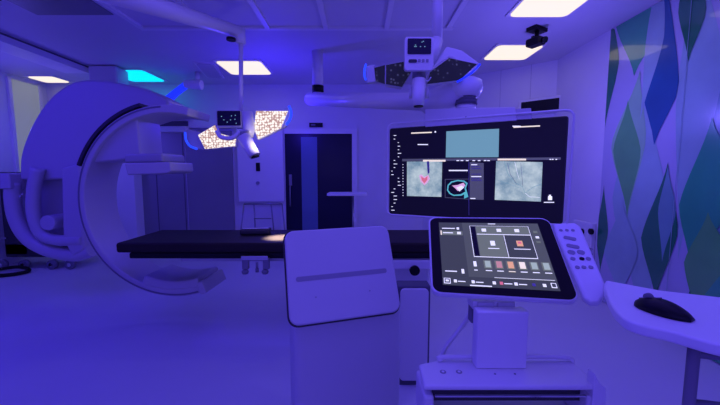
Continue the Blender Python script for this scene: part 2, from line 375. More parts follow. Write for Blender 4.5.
# detector
dn = .02
def pp(px, py, off=0): return atp(px, py, cc+cn*off, cn)
m = MB(); m.prism([pp(100, 132, .15), pp(112, 119, .15), pp(130, 109, .15), pp(136, 109, .15), pp(141, 158, .15), pp(90, 163, .15), pp(91, 150, .15)], cn*-.32, MT['scan']); m.build('detector_column', MT['scan'], t, bevel=.02)
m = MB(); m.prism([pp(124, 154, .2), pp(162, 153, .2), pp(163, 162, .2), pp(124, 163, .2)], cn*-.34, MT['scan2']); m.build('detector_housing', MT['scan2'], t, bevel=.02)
m = MB(); m.prism([pp(124, 163, .25), pp(170, 162, .22), pp(171, 171, .22), pp(167, 173.5, .22), pp(127, 175, .25)], cn*-.36, MT['scan']); m.build('detector_plate', MT['scan'], t, bevel=.012)
m = MB(); m.arc(cc, ca, Z, cn, R0-.075, R0+.01, -W-.02, W+.004, math.radians(248), math.radians(288), MT['scan'], 14); m.build('tube_housing', MT['scan'], t, bevel=.02)
m = MB(); m.arc(cc, ca, Z, cn, R1+.012, R1+.04, -W*.5, W+.003, math.radians(104), math.radians(158), MT['dark'], 30); m.build('shadow_gap_arc', MT['dark'], t)  # dark arc added as a painted shadow gap along the upper C
# supporting arm, a broad swept cover behind the C
Ya = 3.62
out = smoothline([aty(*q, Ya) for q in ((168, 100), (150, 90), (126, 84), (100, 80), (76, 81), (56, 92), (40, 110), (28, 132), (20, 156), (19, 180))], 5)
inn = smoothline([aty(*q, Ya) for q in ((48, 180), (80, 176), (86, 152), (98, 132), (114, 119), (134, 112), (168, 110))], 5)
m = MB(); m.prism(out+inn, (0, .34, 0), MT['scan']); m.build('support_arm', MT['scan'], t, bevel=.03)
pth = smoothline([aty(*q, Ya-.02) for q in ((13, 182), (13, 200), (17, 220), (28, 238), (48, 250), (76, 255), (92, 250))], 6)
m = MB(); m.tube(pth, .072, MT['scan']); m.build('lower_arm', MT['scan'], t)
m = MB(); a = aty(12, 181, Ya-.02); m.box(a, (.13, .18, .17), MT['scan']); m.build('arm_head', MT['scan'], t, bevel=.02)
pth = smoothline([aty(*q, Ya-.06) for q in ((38, 168), (34, 190), (34, 215), (42, 234), (58, 240), (84, 240))], 6)
m = MB(); m.tube(pth, .062, MT['scan']); m.build('inner_arm', MT['scan'], t)
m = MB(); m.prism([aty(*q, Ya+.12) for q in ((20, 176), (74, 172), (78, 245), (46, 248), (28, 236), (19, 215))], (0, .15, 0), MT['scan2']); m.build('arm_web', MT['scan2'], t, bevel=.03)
m = MB(); m.prism([aty(*q, Ya-.1) for q in ((60, 168), (80, 162), (84, 250), (72, 258), (62, 240))], (0, .25, 0), MT['scan']); m.build('pivot_carriage', MT['scan'], t, bevel=.035)
a = aty(47, 223, Ya-.12); m = MB(); m.tube([a, a+Y*.24], .082, MT['scan'], 24); m.build('pivot_drum', MT['scan'], t, bevel=.01)
a = aty(21, 196, Ya-.1); m = MB(); m.tube([a, a-Y*.02], .014, MT['chrome']); m.tube([a+V((.03, 0, .02)), a+V((.03, -.02, .02))], .01, MT['chrome']); m.build('latch', MT['chrome'], t)
# neck up to the ceiling carriage behind
m = MB(); m.prism([aty(92, 90, 3.85), aty(126, 92, 3.85), aty(126, 108, 3.85), aty(92, 108, 3.85)], (-.35, 1.15, .12), MT['scan']); m.build('neck', MT['scan'], t, bevel=.03)
a, b = aty(88, 84, 4.9), aty(116, 84, 4.9); m = MB(); m.box(((a.x+b.x)/2, 5.05, (a.z+CEIL)/2-.05), (b.x-a.x, .28, CEIL-a.z+.08), MT['ceil']); m.build('ceiling_mount', MT['ceil'], t, bevel=.03)
# ================================================================== blue-rimmed side lamp behind the scanner
Yl = 5.25
t = thing('surgical_lamp', aty(165, 100, Yl), 'surgical lamp seen edge-on with blue rim behind the scanner detector', 'lamp')
m = MB(); m.prism([aty(*q, Yl) for q in ((108, 112), (128, 98), (150, 96), (166, 99), (186, 110), (150, 109))], (0, .35, .03), MT['pale']); m.build('lamp_head', MT['pale'], t, bevel=.012)
m = MB(); m.tube(smoothline([aty(*q, Yl-.02) for q in ((108, 112.5), (132, 108), (158, 109), (188, 114))], 5), .013, MT['glow'], 8); m.build('rim_light', MT['glow'], t)
m = MB(); m.prism([aty(*q, Yl) for q in ((162, 98), (172, 90), (184, 81), (188, 85), (176, 94), (168, 102))], (0, .1, 0), MT['glow']); m.build('glowing_handle', MT['glow'], t, bevel=.02)
m = MB(); a = aty(185, 84, Yl+.02); b = aty(202, 85, Yl+.02); m.tube([a, b], [.06, .075], MT['pale'], 18); m.build('joint_cap', MT['pale'], t, bevel=.01)
m = MB(); m.tube([b-X*.07, V((b.x-.07, b.y+.02, CEIL))], .035, MT['white']); m.build('post', MT['white'], t)
# sliding-door rail cover on the back wall
ys_ = YB-.14
a, b = aty(120, 114, ys_), aty(190, 134, ys_); t = thing('rail_cover', V(((a.x+b.x)/2, YB, b.z)), 'white two-step rail cover on the back wall above the steel door', 'cover')
for q0_, q1_, d_, nm_, mm_ in (((120, 114), (190, 120), .26, 'upper_board', 'white'), ((120, 120), (188, 126), .12, 'gap_panel', 'seam'), ((120, 126), (186, 132), .2, 'lower_board', 'white')):
    a = aty(*q0_, YB-d_); b = aty(*q1_, YB-d_); MB().box(((a.x+b.x)/2, YB-d_/2, (a.z+b.z)/2), (b.x-a.x, d_, a.z-b.z), MT[mm_]).build(nm_, MT[mm_], t, bevel=.01)
# ================================================================== dark equipment at far left
t = thing('equipment_trolley', (aty(20, 240, 4.9).x, 5.0, 0), 'dark equipment trolley on wheels behind the scanner arm', 'trolley')
a, b = aty(-3, 172, 4.9), aty(21, 172, 4.9)
MB().box(((a.x+b.x)/2, 5.1, (a.z+.2)/2), (b.x-a.x, .4, a.z-.2), MT['dark']).build('cabinet', MT['dark'], t, bevel=.02)
a2 = aty(72, 240, 4.9); MB().box(((a.x+a2.x)/2, 5.1, .28), (a2.x-a.x, .4, .22), MT['dark']).build('base', MT['dark'], t, bevel=.02)
for px, py in ((24, 265), (52, 266), (2, 268), (70, 262)):
    q = aty(px, py, 4.86); MB().tube([V((q.x, 4.84, .07)), V((q.x, 4.9, .07))], .07, MT['grey2'], 18).tube([V((q.x, 4.835, .07)), V((q.x, 4.84, .07))], .03, MT['chrome']).build('wheel', MT['grey2'], t)
q = aty(1, 238, 4.88); MB().box(q, (.18, .03, .02), MT['chrome']).build('handle', MT['chrome'], t)
m = MB(); q = atz(8, 272, .03); m.tube(smoothline([q+V((-.3, .1, 0)), q+V((0, .15, .03)), q+V((.25, .05, 0)), q+V((.1, -.15, 0)), q+V((-.3, -.1, 0))], 5), .025, MT['black'], 8)
tag(m.build('foot_pedal', MT['black']), 'black pedal loop lying on floor at far left', 'pedal')
# ================================================================== PATIENT TABLE
ZT = .87
A = atz(115, 243, ZT); B = atz(170, 228, ZT)
yn, yfar = A.y, A.y+.64; x0 = A.x
xe = atz(432, 243, ZT).x+.15
t = thing('operating_table', ((x0+xe)/2, (yn+yfar)/2, 0), 'long black-mattress patient table running across the room through the scanner', 'table')
th = .085
MB().box(((x0+xe)/2, (yn+yfar)/2, ZT-th/2), (xe-x0, yfar-yn, th), MT['matt']).build('mattress', MT['matt'], t, bevel=.02)
MB().box(((x0+.1+xe)/2, (yn+yfar)/2, ZT-th-.026), (xe-x0-.1, yfar-yn-.02, .05), MT['black']).build('tabletop', MT['black'], t, bevel=.012)
zr = ZT-th-.07
MB().box(((x0+.5+xe)/2, (yn+yfar)/2, zr-.005), (xe-x0-.5, yfar-yn-.14, .025), MT['white2']).build('underframe', MT['white2'], t)
a = aty(396, 262, yn); 
MB().box(((a.x-.35+xe)/2, yn-.02, ZT-th-.09), (xe-a.x+.35, .035, .07), MT['white']).build('side_rail', MT['white'], t, bevel=.006)
p = aty(415, 271, yn-.06); MB().tube([p, p+Y*.05], .042, MT['black'], 20).build('rail_knob', MT['black'], t, bevel=.006)
MB().box((xe-.35, yn+.32, (zr+.06)/2), (.42, .36, zr-.06), MT['white']).build('pedestal', MT['white'], t, bevel=.03)
MB().box((xe-.35, yn+.32, .03), (.40, .34, .06), MT['white2']).build('base_plate', MT['white2'], t, bevel=.02)
Yp = 2.12; a, b = aty(400.5, 289, Yp), aty(429, 289, Yp); zt_ = a.z; zb_ = aty(410, 384, Yp).z
tp2 = thing('floor_cabinet', ((a.x+b.x)/2, Yp+.2, 0), 'narrow white cabinet with dark edge seam between the lid cabinet and console cart', 'cabinet')
MB().box(((a.x+b.x)/2, Yp+.075, (zt_+.03)/2+.015), (b.x-a.x+.03, .12, zt_-.03), MT['seam']).build('body', MT['seam'], tp2, bevel=.01)
MB().prism(rrect(V((a.x, Yp, max(zb_, .04))), X, Z, b.x-a.x, zt_-max(zb_, .04), .03), (0, .02, 0), MT['white']).build('front_panel', MT['white'], tp2, bevel=.006)
MB().box(((a.x+b.x)/2, Yp+.09, .015), (b.x-a.x, .14, .03), MT['seam']).build('plinth', MT['seam'], tp2)
# clamp on the table edge
a, b = aty(241, 258, yn-.05), aty(268, 258, yn-.05)
t = thing('rail_clamp', ((a.x+b.x)/2, yn-.03, a.z), 'steel rail clamp with hanging knobs on near edge of the black table', 'clamp')
MB().box(((a.x+b.x)/2, yn-.03, a.z), (b.x-a.x, .05, .035), MT['chrome']).box((a.x+.03, yn-.03, a.z-.05), (.05, .04, .09), MT['dsteel']).box((b.x-.02, yn-.03, a.z-.05), (.05, .04, .09), MT['dsteel']).build('bracket', MT['dsteel'], t, bevel=.004)
for px in (245, 265):
    q = aty(px, 266, yn-.04); MB().tube([q, q-Z*.03], .010, MT['dsteel']).tube([q-Z*.03, q-Z*.045, q-Z*.065], [.018, .03, .022], MT['grey2']).build('knob', MT['grey2'], t)
q = aty(257, 266, yn-.04); MB().tube([q+Z*.03, q-Z*.03], .010, MT['dsteel']).tube([q-Z*.02, q-Z*.05], .014, MT['grey2']).build('pin', MT['dsteel'], t)
# instruments lying on the table
t = thing('instrument_case', atz(256, 233, ZT), 'dark metal instrument case lying on black table under lit lamp', 'case')
c = atz(256, 234, ZT)+Z*.028
MB().box(c, (.27, .12, .05), MT['dark'], M.Rotation(.12, 3, 'Z')).build('body', MT['dark'], t, bevel=.012)
MB().box(c+V((.01, -.03, .03)), (.24, .03, .012), MT['chrome'], M.Rotation(.12, 3, 'Z')).build('steel_edge', MT['chrome'], t, bevel=.003)
# ================================================================== WHITE CABINET with hinged panel (foreground)
D0, D1, D2, D3 = V((-.318, 1.375, 1.196)), V((.110, 1.502, 1.201)), V((.165, 1.352, .858)), V((-.266, 1.225, .853))
pu = (D1-D0).normalized(); pv = (D0-D3).normalized(); pv = (pv-pu*pv.dot(pu)).normalized(); pn = pu.cross(pv)
if pn.y > 0: pn = -pn
t = thing('equipment_cabinet', (0, 1.6, 0), 'white cabinet with rounded sloping front lid in front of black table', 'cabinet')
D3b = V((-.272, 1.23, .853)); ww, hh = .470, .385
m = MB(); m.prism(rrect(D3b, pu, pv, ww, hh, .04), -pn*.028, MT['white2']); m.build('sloping_lid', MT['white2'], t, bevel=.008)
m = MB(); m.prism(rrect(D3b-pu*.006-pv*.007-pn*.022, pu, pv, ww+.012, hh+.012, .044), -pn*.012, MT['dark']); m.build('lid_gasket', MT['seam'], t)
m = MB(); o = D3b+pu*.035+pv*.168+pn*.001; m.prism(rrect(o, pu, (pv+pu*.0), ww-.075, .02, .009), -pn*.004, MT['grey']); m.build('recessed_handle', MT['grey'], t)
for u in (.11, .34):
    q = D3b+pu*u+pv*.10+pn*.001; MB().tube([q, q+pn*.003], .003, MT['grey'], 8).build('screw', MT['grey'], t)
bb = D3b-pn*.03
def floorpt(q): return V((q.x, q.y, 0))
L0 = floorpt(bb+pu*.0)+Y*.02; R_0 = floorpt(bb+pu*ww)+Y*.02
bk = V((-pu.y, pu.x, 0)).normalized()
foot = [L0+pu*.012, R_0+pu*.02, R_0+bk*.25+pu*.02, L0+bk*.25+pu*.012]
foot = [V((q.x, q.y, .03)) for q in foot]
m = MB(); m.prism(foot, (0, 0, .86), MT['white2']); m.build('body', MT['white2'], t, bevel=.035, bseg=5)
q = foot[0]; m = MB(); m.box(((q.x-.001), q.y+.04, .43), (.006, .012, .80), MT['dark']); m.build('edge_seam', MT['dark'], t)
m = MB(); s2 = [V((q.x, q.y, .85))-V((0,0,0)) for q in (L0+bk*.04+pu*.01, R_0+bk*.04-pu*.01, R_0+bk*.25-pu*.01, L0+bk*.25+pu*.01)]
tp = [q+V((0, 0, .30)) for q in (s2[0]+bk*.11, s2[1]+bk*.11, s2[2]-bk*.0, s2[3]-bk*.0)]
bmv = m.bm; va = [bmv.verts.new(q) for q in s2]; vb = [bmv.verts.new(q) for q in tp]
bmv.faces.new(va); bmv.faces.new(vb)
for i in range(4): bmv.faces.new((va[i], va[(i+1) % 4], vb[(i+1) % 4], vb[i]))
m.build('upper_housing', MT['white'], t, bevel=.02)
m = MB(); m.prism([V((q.x, q.y, 0)) for q in (foot[0]+bk*.03, foot[1]+bk*.03, foot[2]-bk*.03, foot[3]-bk*.03)], (0, 0, .03), MT['seam']); m.build('plinth', MT['seam'], t)
# ================================================================== MONITOR + boom
T0, T1, T2, T3 = V((.254, 2.90, 1.822)), V((1.405, 2.29, 1.826)), V((1.41, 2.288, 1.098)), V((.259, 2.898, 1.095))
mu_ = (T1-T0).normalized(); mv = Z.copy(); mn = mu_.cross(mv)
if mn.y > 0: mn = -mn
wM = (T1-T0).length; hM = .727
t = thing('surgical_monitor', (T3+T2)/2, 'large wall-sized black monitor showing x-ray images, hung from a ceiling arm', 'monitor')
O = T3.copy()
def fr(mb, u0, v0, u1, v1, m, lift, base=O, eu=mu_, ev=mv, n=mn, w=wM, h=hM, th=.0015):
    o = base+eu*(u0*w)+ev*((1-v1)*h)+n*lift
    mb.prism([o, o+eu*((u1-u0)*w), o+eu*((u1-u0)*w)+ev*((v1-v0)*h), o+ev*((v1-v0)*h)], -n*th, m)
m = MB(); m.prism(rrect(O-mu_*.01-mv*.01-mn*.012, mu_, mv, wM+.02, hM+.02, .02), -mn*.05, MT['dark']); m.build('housing', MT['white'], t, bevel=.008)
m = MB(); m.prism(rrect(O-mn*0, mu_, mv, wM, hM, .008), -mn*.012, MT['mbg']); m.build('screen', MT['mbg'], t)
def mq(mb, pts, m, lift=.002):
    q = [atp(380+x/3.375, 105+y/3.375, O+mn*lift, mn) for x, y in pts]; mb.prism(q, -mn*.001, MT[m])
def mr(mb, x0, y0, x1, y1, m, lift=.003, sl=0.0):
    sl = (x1-x0)*sl; mq(mb, ((x0, y0), (x1, y0+sl), (x1, y1+sl), (x0, y1)), m, lift)
def ms(mb, pts, r, m, lift=.003):
    mb.tube([atp(380+x/3.375, 105+y/3.375, O+mn*lift, mn) for x, y in pts], r, MT[m], 6)
m = MB(); mq(m, ((224, 89), (402, 80), (400, 176), (222, 177)), 'lblue'); m.build('screen_picture', MT['lblue'], t)['label'] = 'pale blue blank picture'
m = MB(); mq(m, ((91, 191), (210, 190), (207, 310), (91, 307)), 'xray')
mq(m, ((132, 238), (140, 234), (150, 243), (163, 236), (168, 248), (160, 262), (150, 271), (137, 258)), 'pink', .0035)
mq(m, ((138, 240), (150, 248), (160, 240), (160, 252), (150, 265), (141, 254)), 'red', .005)
mq(m, ((158, 190), (166, 190), (167, 228), (161, 234)), 'grey', .004)
m.build('screen_picture', MT['xray'], t)['label'] = 'grey-blue x-ray picture with red mark'
m = MB(); mq(m, ((392, 189), (549, 193), (543, 326), (387, 320)), 'xray')
ms(m, ((420, 190), (430, 230), (455, 262), (480, 275), (490, 297), (515, 278), (545, 266)), .0014, 'lblue'); ms(m, ((400, 255), (440, 268), (470, 280)), .001, 'lblue'); ms(m, ((475, 195), (478, 230), (482, 275)), .0011, 'grey')
ms(m, ((430, 195), (440, 235), (462, 268)), .0012, 'grey'); ms(m, ((455, 192), (462, 225), (470, 250)), .001, 'text'); ms(m, ((490, 297), (505, 310), (540, 312)), .0012, 'text')
m.build('screen_picture', MT['xray'], t)['label'] = 'grey-blue x-ray picture at the right of the screen'
m = MB(); mq(m, ((219, 250), (301, 249), (301, 319), (219, 313)), 'mbg2', .0015); mq(m, ((221, 252), (299, 251), (299, 317), (221, 311)), 'mbg', .0025)
mq(m, ((226, 288), (228, 270), (240, 258), (262, 253), (284, 255), (296, 264), (290, 280), (294, 296), (275, 306), (248, 307), (234, 300)), 'teal', .0035)
mq(m, ((230, 287), (232, 272), (243, 262), (262, 257), (282, 259), (290, 266), (285, 280), (288, 292), (273, 301), (250, 303), (238, 297)), 'mbg', .0045)
mq(m, ((243, 272), (262, 270), (282, 262), (288, 272), (276, 284), (262, 290), (255, 282)), 'pink', .0055); mq(m, ((258, 279), (275, 272), (284, 278), (268, 292)), 'text', .0065)
mq(m, ((284, 296), (294, 294), (298, 310), (284, 316)), 'teal', .0055)
m.build('screen_picture', MT['mbg2'], t)['label'] = 'small dark heart scan with teal outline'
m = MB(); mq(m, ((303, 193), (350, 196), (350, 320), (303, 318)), 'mbg2', .0015)
for y, w, c_ in ((200, 20, 'text'), (206, 28, 'grey'), (213, 34, 'grey'), (232, 32, 'grey'), (240, 34, 'text'), (247, 30, 'grey'), (253, 36, 'grey')): mr(m, 308, y, 308+w, y+3, c_)
mr(m, 305, 314, 322, 317, 'text')
m.build('side_menu', MT['mbg2'], t)
m = MB()
mr(m, 75, 182, 610, 190, 'mbg2', .0012, -.01)
mr(m, 145, 185, 221, 191, 'amber'); mr(m, 397, 181, 493, 187, 'amber'); mr(m, 105, 93, 175, 97, 'amber', sl=-.04); mr(m, 450, 73, 540, 77, 'amber', sl=-.05); mr(m, 447, 70, 475, 73, 'text')
mr(m, 127, 132, 162, 135, 'text'); mr(m, 184, 88, 189, 93, 'text'); mr(m, 232, 219, 296, 223, 'text'); mr(m, 299, 190, 301, 372, 'grey', .002)
for x in (258, 272, 290, 312, 330, 350, 362): mr(m, x, 186, x+9, 189, 'text')
random.seed(9)
for k in range(22):
    y = 102+k*12; x = random.choice((38, 46, 60)); mr(m, x, y, x+random.uniform(4, 12), y+2, 'text')
for k in range(12): mr(m, 76, 200+k*9.5, 79, 202+k*9.5, 'text')
mr(m, 570, 303, 577, 318, 'text'); mr(m, 567, 308, 581, 321, 'text'); mr(m, 553, 327, 588, 330, 'text')
for x in (572, 580, 592): mr(m, x, 182, x+6, 185, 'text')
m.build('screen_text', MT['text'], t)
# protective tube around the monitor
o = O-mu_*.018-mv*.016+mn*.005
lp = rrect(o, mu_, mv, wM+.055, hM+.062, .05, 5); lp.append(lp[0])
m = MB(); m.tube(lp, .008, MT['pale'], 10, cap=False); m.build('guard_tube', MT['pale'], t)
# top bracket
def mp(px, py, off=0): return atp(px, py, O+mn*off, mn)
m = MB(); m.prism([mp(425, 109, .004), mp(515, 107, .004), mp(517, 120.5, .004), mp(425, 127, .004)], -mn*.07, MT['white']); m.build('top_bracket', MT['white'], t, bevel=.006)
q = mp(466, 117.5, .005); MB().tube([q, q+mn*.006], .007, MT['black'], 10).build('bolt', MT['black'], t)
m = MB(); m.prism([mp(514, 109, .0), mp(531, 108, .0), mp(532, 119, .0), mp(514, 120, .0)], -mn*.05, MT['white2']); m.build('clamp_block', MT['white2'], t, bevel=.004)
# back rear beam & rear stem
h = mp(466, 105, -.08)
# boom
tb = thing('monitor_boom', V((h.x, h.y, h.z+.1)), 'long white ceiling boom arm holding the large monitor', 'boom arm')
e1 = h+Z*0
m = MB(); m.tube([h-Z*.05, h+Z*.0], .075, MT['white'], 24); m.tube([h+Z*.0, h+Z*.035], .085, MT['seam'], 24); m.tube([h+Z*.035, h+Z*.06], .078, MT['grey2'], 24); m.build('swivel_collar', MT['white'], tb)
k0 = aty(462, 90, h.y); 
m = MB(); m.tube([h+Z*.06, h+Z*.12, h+Z*.18, h+Z*.205], [.10, .125, .115, .07], MT['pale'], 28); m.build('swivel_head', MT['pale'], tb, smooth=True)
J = aty(425, 104, h.y+.25); K = aty(318, 97, 4.4)
m = MB(); m.tube([h+Z*.12, J], [.105, .095], MT['white'], 20); m.build('spring_arm', MT['white'], tb)
m = MB(); m.tube([J+Z*.02-(K-J).normalized()*.1, K+V((-.12, .12, 0))], [.075, .085], MT['white'], 20); m.build('horizontal_arm', MT['white'], tb)
m = MB(); m.tube([V((K.x, K.y, K.z+.04)), V((K.x, K.y, CEIL))], .07, MT['white'], 20); m.build('ceiling_post', MT['white'], tb)
m = MB(); m.tube([V((K.x, K.y, K.z+.05)), V((K.x, K.y, K.z+.14))], .075, MT['black'], 20); m.build('post_collar', MT['black'], tb)
# lower support rail under monitor
# ================================================================== SURGICAL LAMPS
# --- lit lamp at left
Yk = 3.1
def a1(px, py, d=0): return aty(px, py, Yk+d)
t = thing('surgical_lamp', a1(240, 112), 'lit surgical lamp with two bright white LED wings over the table', 'lamp')
def wing(pts, d, name, led, shell, t, dz=(0, .06, .05)):
    P = [aty(px, py, d+e) for px, py, e in pts]
    c = sum(P, V())/len(P); n = (P[1]-P[0]).cross(P[2]-P[0]).normalized()
    if n.y > 0: n = -n
    m = MB(); m.prism([c+(q-c)*1.08-n*.004 for q in P], -n*.06, MT[shell]); o = m.build(name, MT[shell], t, bevel=.015)
    m = MB(); m.prism(P, -n*.003, MT[led]); m.build('led_field', MT[led], o)
    return n
wing([(198, 135, 0), (205, 149, 0), (235, 146, 0), (236, 138, 0), (218, 133, 0), (215, 125, 0)], Yk, 'lamp_wing', 'led', 'white', t)
wing([(256, 111, 0), (288, 111, 0), (281, 128, 0), (258, 139, 0), (254, 128, 0)], Yk, 'lamp_wing', 'led', 'white', t)
m = MB(); m.prism(rrect(a1(216.5, 127, -.06), X, Z, .225, .15, .012), (0, .05, 0), MT['white2']); m.build('control_box', MT['white2'], t, bevel=.005)
m = MB(); a = a1(217.5, 125.5, -.065); m.prism(rrect(a, X, Z, .21, .13, .008), (0, .006, 0), MT['door'])
for du, dv in ((.06, .05), (.12, .05), (.16, .055), (.13, .085), (.165, .09), (.09, .03), (.04, .08), (.17, .02)): m.box(a+V((du, -.002, dv)), (.008, .004, .007), MT['lblue'])
m.build('control_screen', MT['door'], t)
m = MB(); a, b = a1(217, 131, -.05), a1(240, 132, -.05); m.tube(smoothline([a, a1(221, 137, -.06), a1(232, 138, -.06), b], 5), .02, MT['pale'], 10); m.build('grip_loop', MT['pale'], t)
m = MB(); m.tube([a1(247, 112, -.02), a1(249, 130, -.02), a1(248, 137, -.02)], [.05, .055, .045], MT['white'], 18); m.build('centre_hub', MT['white'], t)
a, b = a1(244, 137, -.08), a1(252, 151, -.12)
m = MB(); m.tube([a1(242, 137, -.06), a1(250, 136, -.06)], .05, MT['grey'], 18); m.build('collar', MT['grey'], t)
m = MB(); m.tube([a, b, a1(255, 156, -.13)], [.058, .053, .05], MT['pale'], 22); o = m.build('sterile_handle', MT['pale'], t)
m = MB(); m.tube([a1(255, 156, -.13), a1(255.5, 157.5, -.13)], .036, MT['black'], 18); m.build('handle_tip', MT['black'], t)
m = MB(); m.tube(smoothline([a1(*q, -.02) for q in ((289, 106), (291, 112), (290, 119), (286, 125))], 4), .012, MT['glow2'], 10); m.build('glowing_rim', MT['glow2'], t)
m = MB(); m.tube(smoothline([a1(*q, -.02) for q in ((185, 132), (186, 140), (190, 146), (197, 149))], 4), .010, MT['glow2'], 10); m.build('glowing_rim', MT['glow2'], t)
m = MB(); m.prism([a1(*q, .05) for q in ((183, 131), (190, 129), (200, 132), (203, 150), (190, 148))], (0, .04, 0), MT['white2']); m.build('wing_end', MT['white2'], t, bevel=.01)
m = MB(); m.prism([a1(*q, .02) for q in ((284, 108), (291, 106), (292, 116), (286, 127), (281, 129))], (0, .04, 0), MT['white2']); m.build('wing_end', MT['white2'], t, bevel=.01)
top = a1(240, 36)
m = MB(); m.tube([a1(241, 118, .02), a1(241, 44)], .019, MT['white'], 14); m.tube([a1(241, 44), top+Z*.06], .045, MT['white'], 18); m.build('post', MT['white'], t)
e = V((-1.95, 2.2, top.z+.02))
m = MB(); m.tube([top+Z*.03, e], [.05, .085], MT['white'], 16); m.build('ceiling_arm', MT['white'], t)
m = MB(); m.tube([e-Z*.07, V((e.x, e.y, CEIL-.02))], .07, MT['white'], 18); m.build('ceiling_mount', MT['white'], t)
m = MB(); q = a1(231, 38, -.08); m.tube([q+Z*.0, q-Z*.02], .04, MT['black'], 12); m.build('arm_end_cap', MT['black'], t)
# --- unlit lamp in the middle
Yk = 2.55
t = thing('surgical_lamp', a1(420, 80), 'unlit surgical lamp with dark wings and grey control screen, upper centre', 'lamp')
wing([(386, 65, 0), (407, 61, 0), (411, 72, 0), (402, 87, 0), (386, 84, 0)], Yk, 'lamp_wing', 'ledoff', 'white2', t)
wing([(374, 68, .05), (385, 65, .02), (385, 84, .02), (372, 80, .05)], Yk, 'lamp_wing', 'ledoff', 'white2', t)
wing([(427, 84, 0), (430, 72, 0), (449, 58, 0), (477, 64, .05), (460, 80, 0)], Yk, 'lamp_wing', 'ledoff', 'white', t)
m = MB(); m.prism([a1(*q, .02) for q in ((366, 66), (374, 64), (376, 82), (367, 83))], (0, .06, 0), MT['white2']); m.build('wing_end', MT['white2'], t, bevel=.01)
m = MB(); m.tube(smoothline([a1(*q, 0) for q in ((366, 64), (364.5, 70), (364.5, 76), (366, 80))], 4), .008, MT['glow2'], 8); m.build('glowing_rim', MT['glow2'], t)
m = MB(); m.tube(smoothline([a1(*q, -.01) for q in ((480, 64), (474, 71), (464, 78), (457, 82))], 4), .008, MT['glow'], 8); m.build('glowing_rim', MT['glow'], t)
m = MB(); m.prism([a1(*q, .05) for q in ((432, 68), (447, 46), (462, 50), (481, 64), (470, 66), (450, 57))], (0, .10, 0), MT['pale']); m.build('wing_cover', MT['pale'], t, bevel=.012)
m = MB(); m.prism(rrect(a1(404.5, 70.5, -.15), X, Z, .205, .23, .02), (0, .04, 0), MT['white']); m.build('control_box', MT['white'], t, bevel=.006)
m = MB(); a = a1(407.5, 54, -.155); m.prism(rrect(a, X, Z, .165, .105, .006), (0, .004, 0), MT['door'])
for du, dv in ((.05, .05), (.06, .05), (.09, .05), (.1, .08), (.12, .05), (.055, .06), (.11, .085)): m.box(a+V((du, -.001, dv)), (.007, .003, .005), MT['lblue'])
m.build('control_screen', MT['door'], t)
m = MB(); m.prism(rrect(a1(408.5, 62.5, -.155), X, Z, .06, .022, .01), (0, .004, 0), MT['dark'])
for k in range(3): m.prism(rrect(a1(418+k*4, 62, -.155), X, Z, .018, .02, .004), (0, .004, 0), MT['grey'])
m.build('control_buttons', MT['grey'], t)
m = MB(); m.tube([a1(419, 70, -.03), a1(419, 82, -.03)], .05, MT['grey2'], 18); m.build('centre_hub', MT['grey2'], t)
m = MB(); m.tube([a1(419, 80, -.08), a1(418.5, 98, -.10), a1(418.5, 106, -.1)], [.052, .043, .04], MT['white'], 20); m.build('sterile_handle', MT['white'], t)
m = MB(); m.tube([a1(418.5, 106, -.1), a1(418.5, 107, -.1)], .034, MT['black'], 18); m.build('handle_tip', MT['black'], t)
m = MB(); 
for px in (411, 427): m.tube([a1(px, 88, -.04), a1(px, 98, -.04)], .016, MT['white2'], 10)
m.box(a1(419, 90, -.03), (.13, .03, .03), MT['white2']); m.build('handle_guard', MT['white2'], t)
m = MB(); m.tube(smoothline([a1(*q, -.09) for q in ((424, 80), (428, 81), (431, 77))], 4), .006, MT['chrome'], 8); m.build('catch', MT['chrome'], t)
m = MB(); q = a1(437, 40, .05); m.tube([q, V((q.x, q.y, CEIL-.04))], .04, MT['white'], 16)
m.tube([q, a1(434, 50, .03), a1(424, 66, .0)], [.045, .05, .04], MT['white'], 14); m.build('post', MT['white'], t)
# ================================================================== TOUCHSCREEN + KEYPAD + CART
q0, q1, q2, q3 = V((.253, 1.175, 1.291)), V((.618, 1.075, 1.301)), V((.578, .838, 1.112)), V((.211, .938, 1.101))
tn = (q1-q0).cross(q3-q0).normalized()
if tn.z < 0: tn = -tn
def tp_(px, py, off=0): return atp(px, py, q0+tn*off, tn)
BL, BR, TL, TR = tp_(432, 293), tp_(581, 302), tp_(429, 217), tp_(549, 218)
def tq(u, v, off=0):
    """point on the tablet: u 0..1 left to right, v 0..1 top to bottom"""
    return (TL*(1-u)+TR*u)*(1-v)+(BL*(1-u)+BR*u)*v+tn*off
def tquad(mb, u0, v0, u1, v1, m, lift, th=.001):
    mb.prism([tq(u0, v0, lift), tq(u1, v0, lift), tq(u1, v1, lift), tq(u0, v1, lift)], -tn*th, m)
def trr(u0, v0, u1, v1, r, off=0, asp=1.25, seg=6):
    out = []
    for cx, cy, a0 in ((u1-r, v1-r*asp, 0), (u0+r, v1-r*asp, PI/2), (u0+r, v0+r*asp, PI), (u1-r, v0+r*asp, PI*1.5)):
        for i in range(seg+1):
            a = a0+PI/2*i/seg; out.append(tq(cx+r*math.cos(a), cy+r*asp*math.sin(a), off))
    return out
t = thing('touchscreen', (BL+BR)/2, 'tilted touchscreen console lit with menu tiles, in right foreground', 'touchscreen')
m = MB(); m.prism(trr(-.008, -.01, 1.0, 1.0, .07), -tn*.022, MT['white']); m.build('housing', MT['white'], t, bevel=.006)
m = MB(); m.prism(trr(.008, .016, .990, .984, .064, .0005), -tn*.002, MT['bezel']); m.build('glass', MT['gloss'], t)
m = MB(); tquad(m, .085, .09, .895, .905, MT['sbg'], .0012)
tquad(m, .085, .09, .285, .80, MT['sbg'], .0016)
tquad(m, .285, .09, .895, .80, MT['sbg3'], .0016)
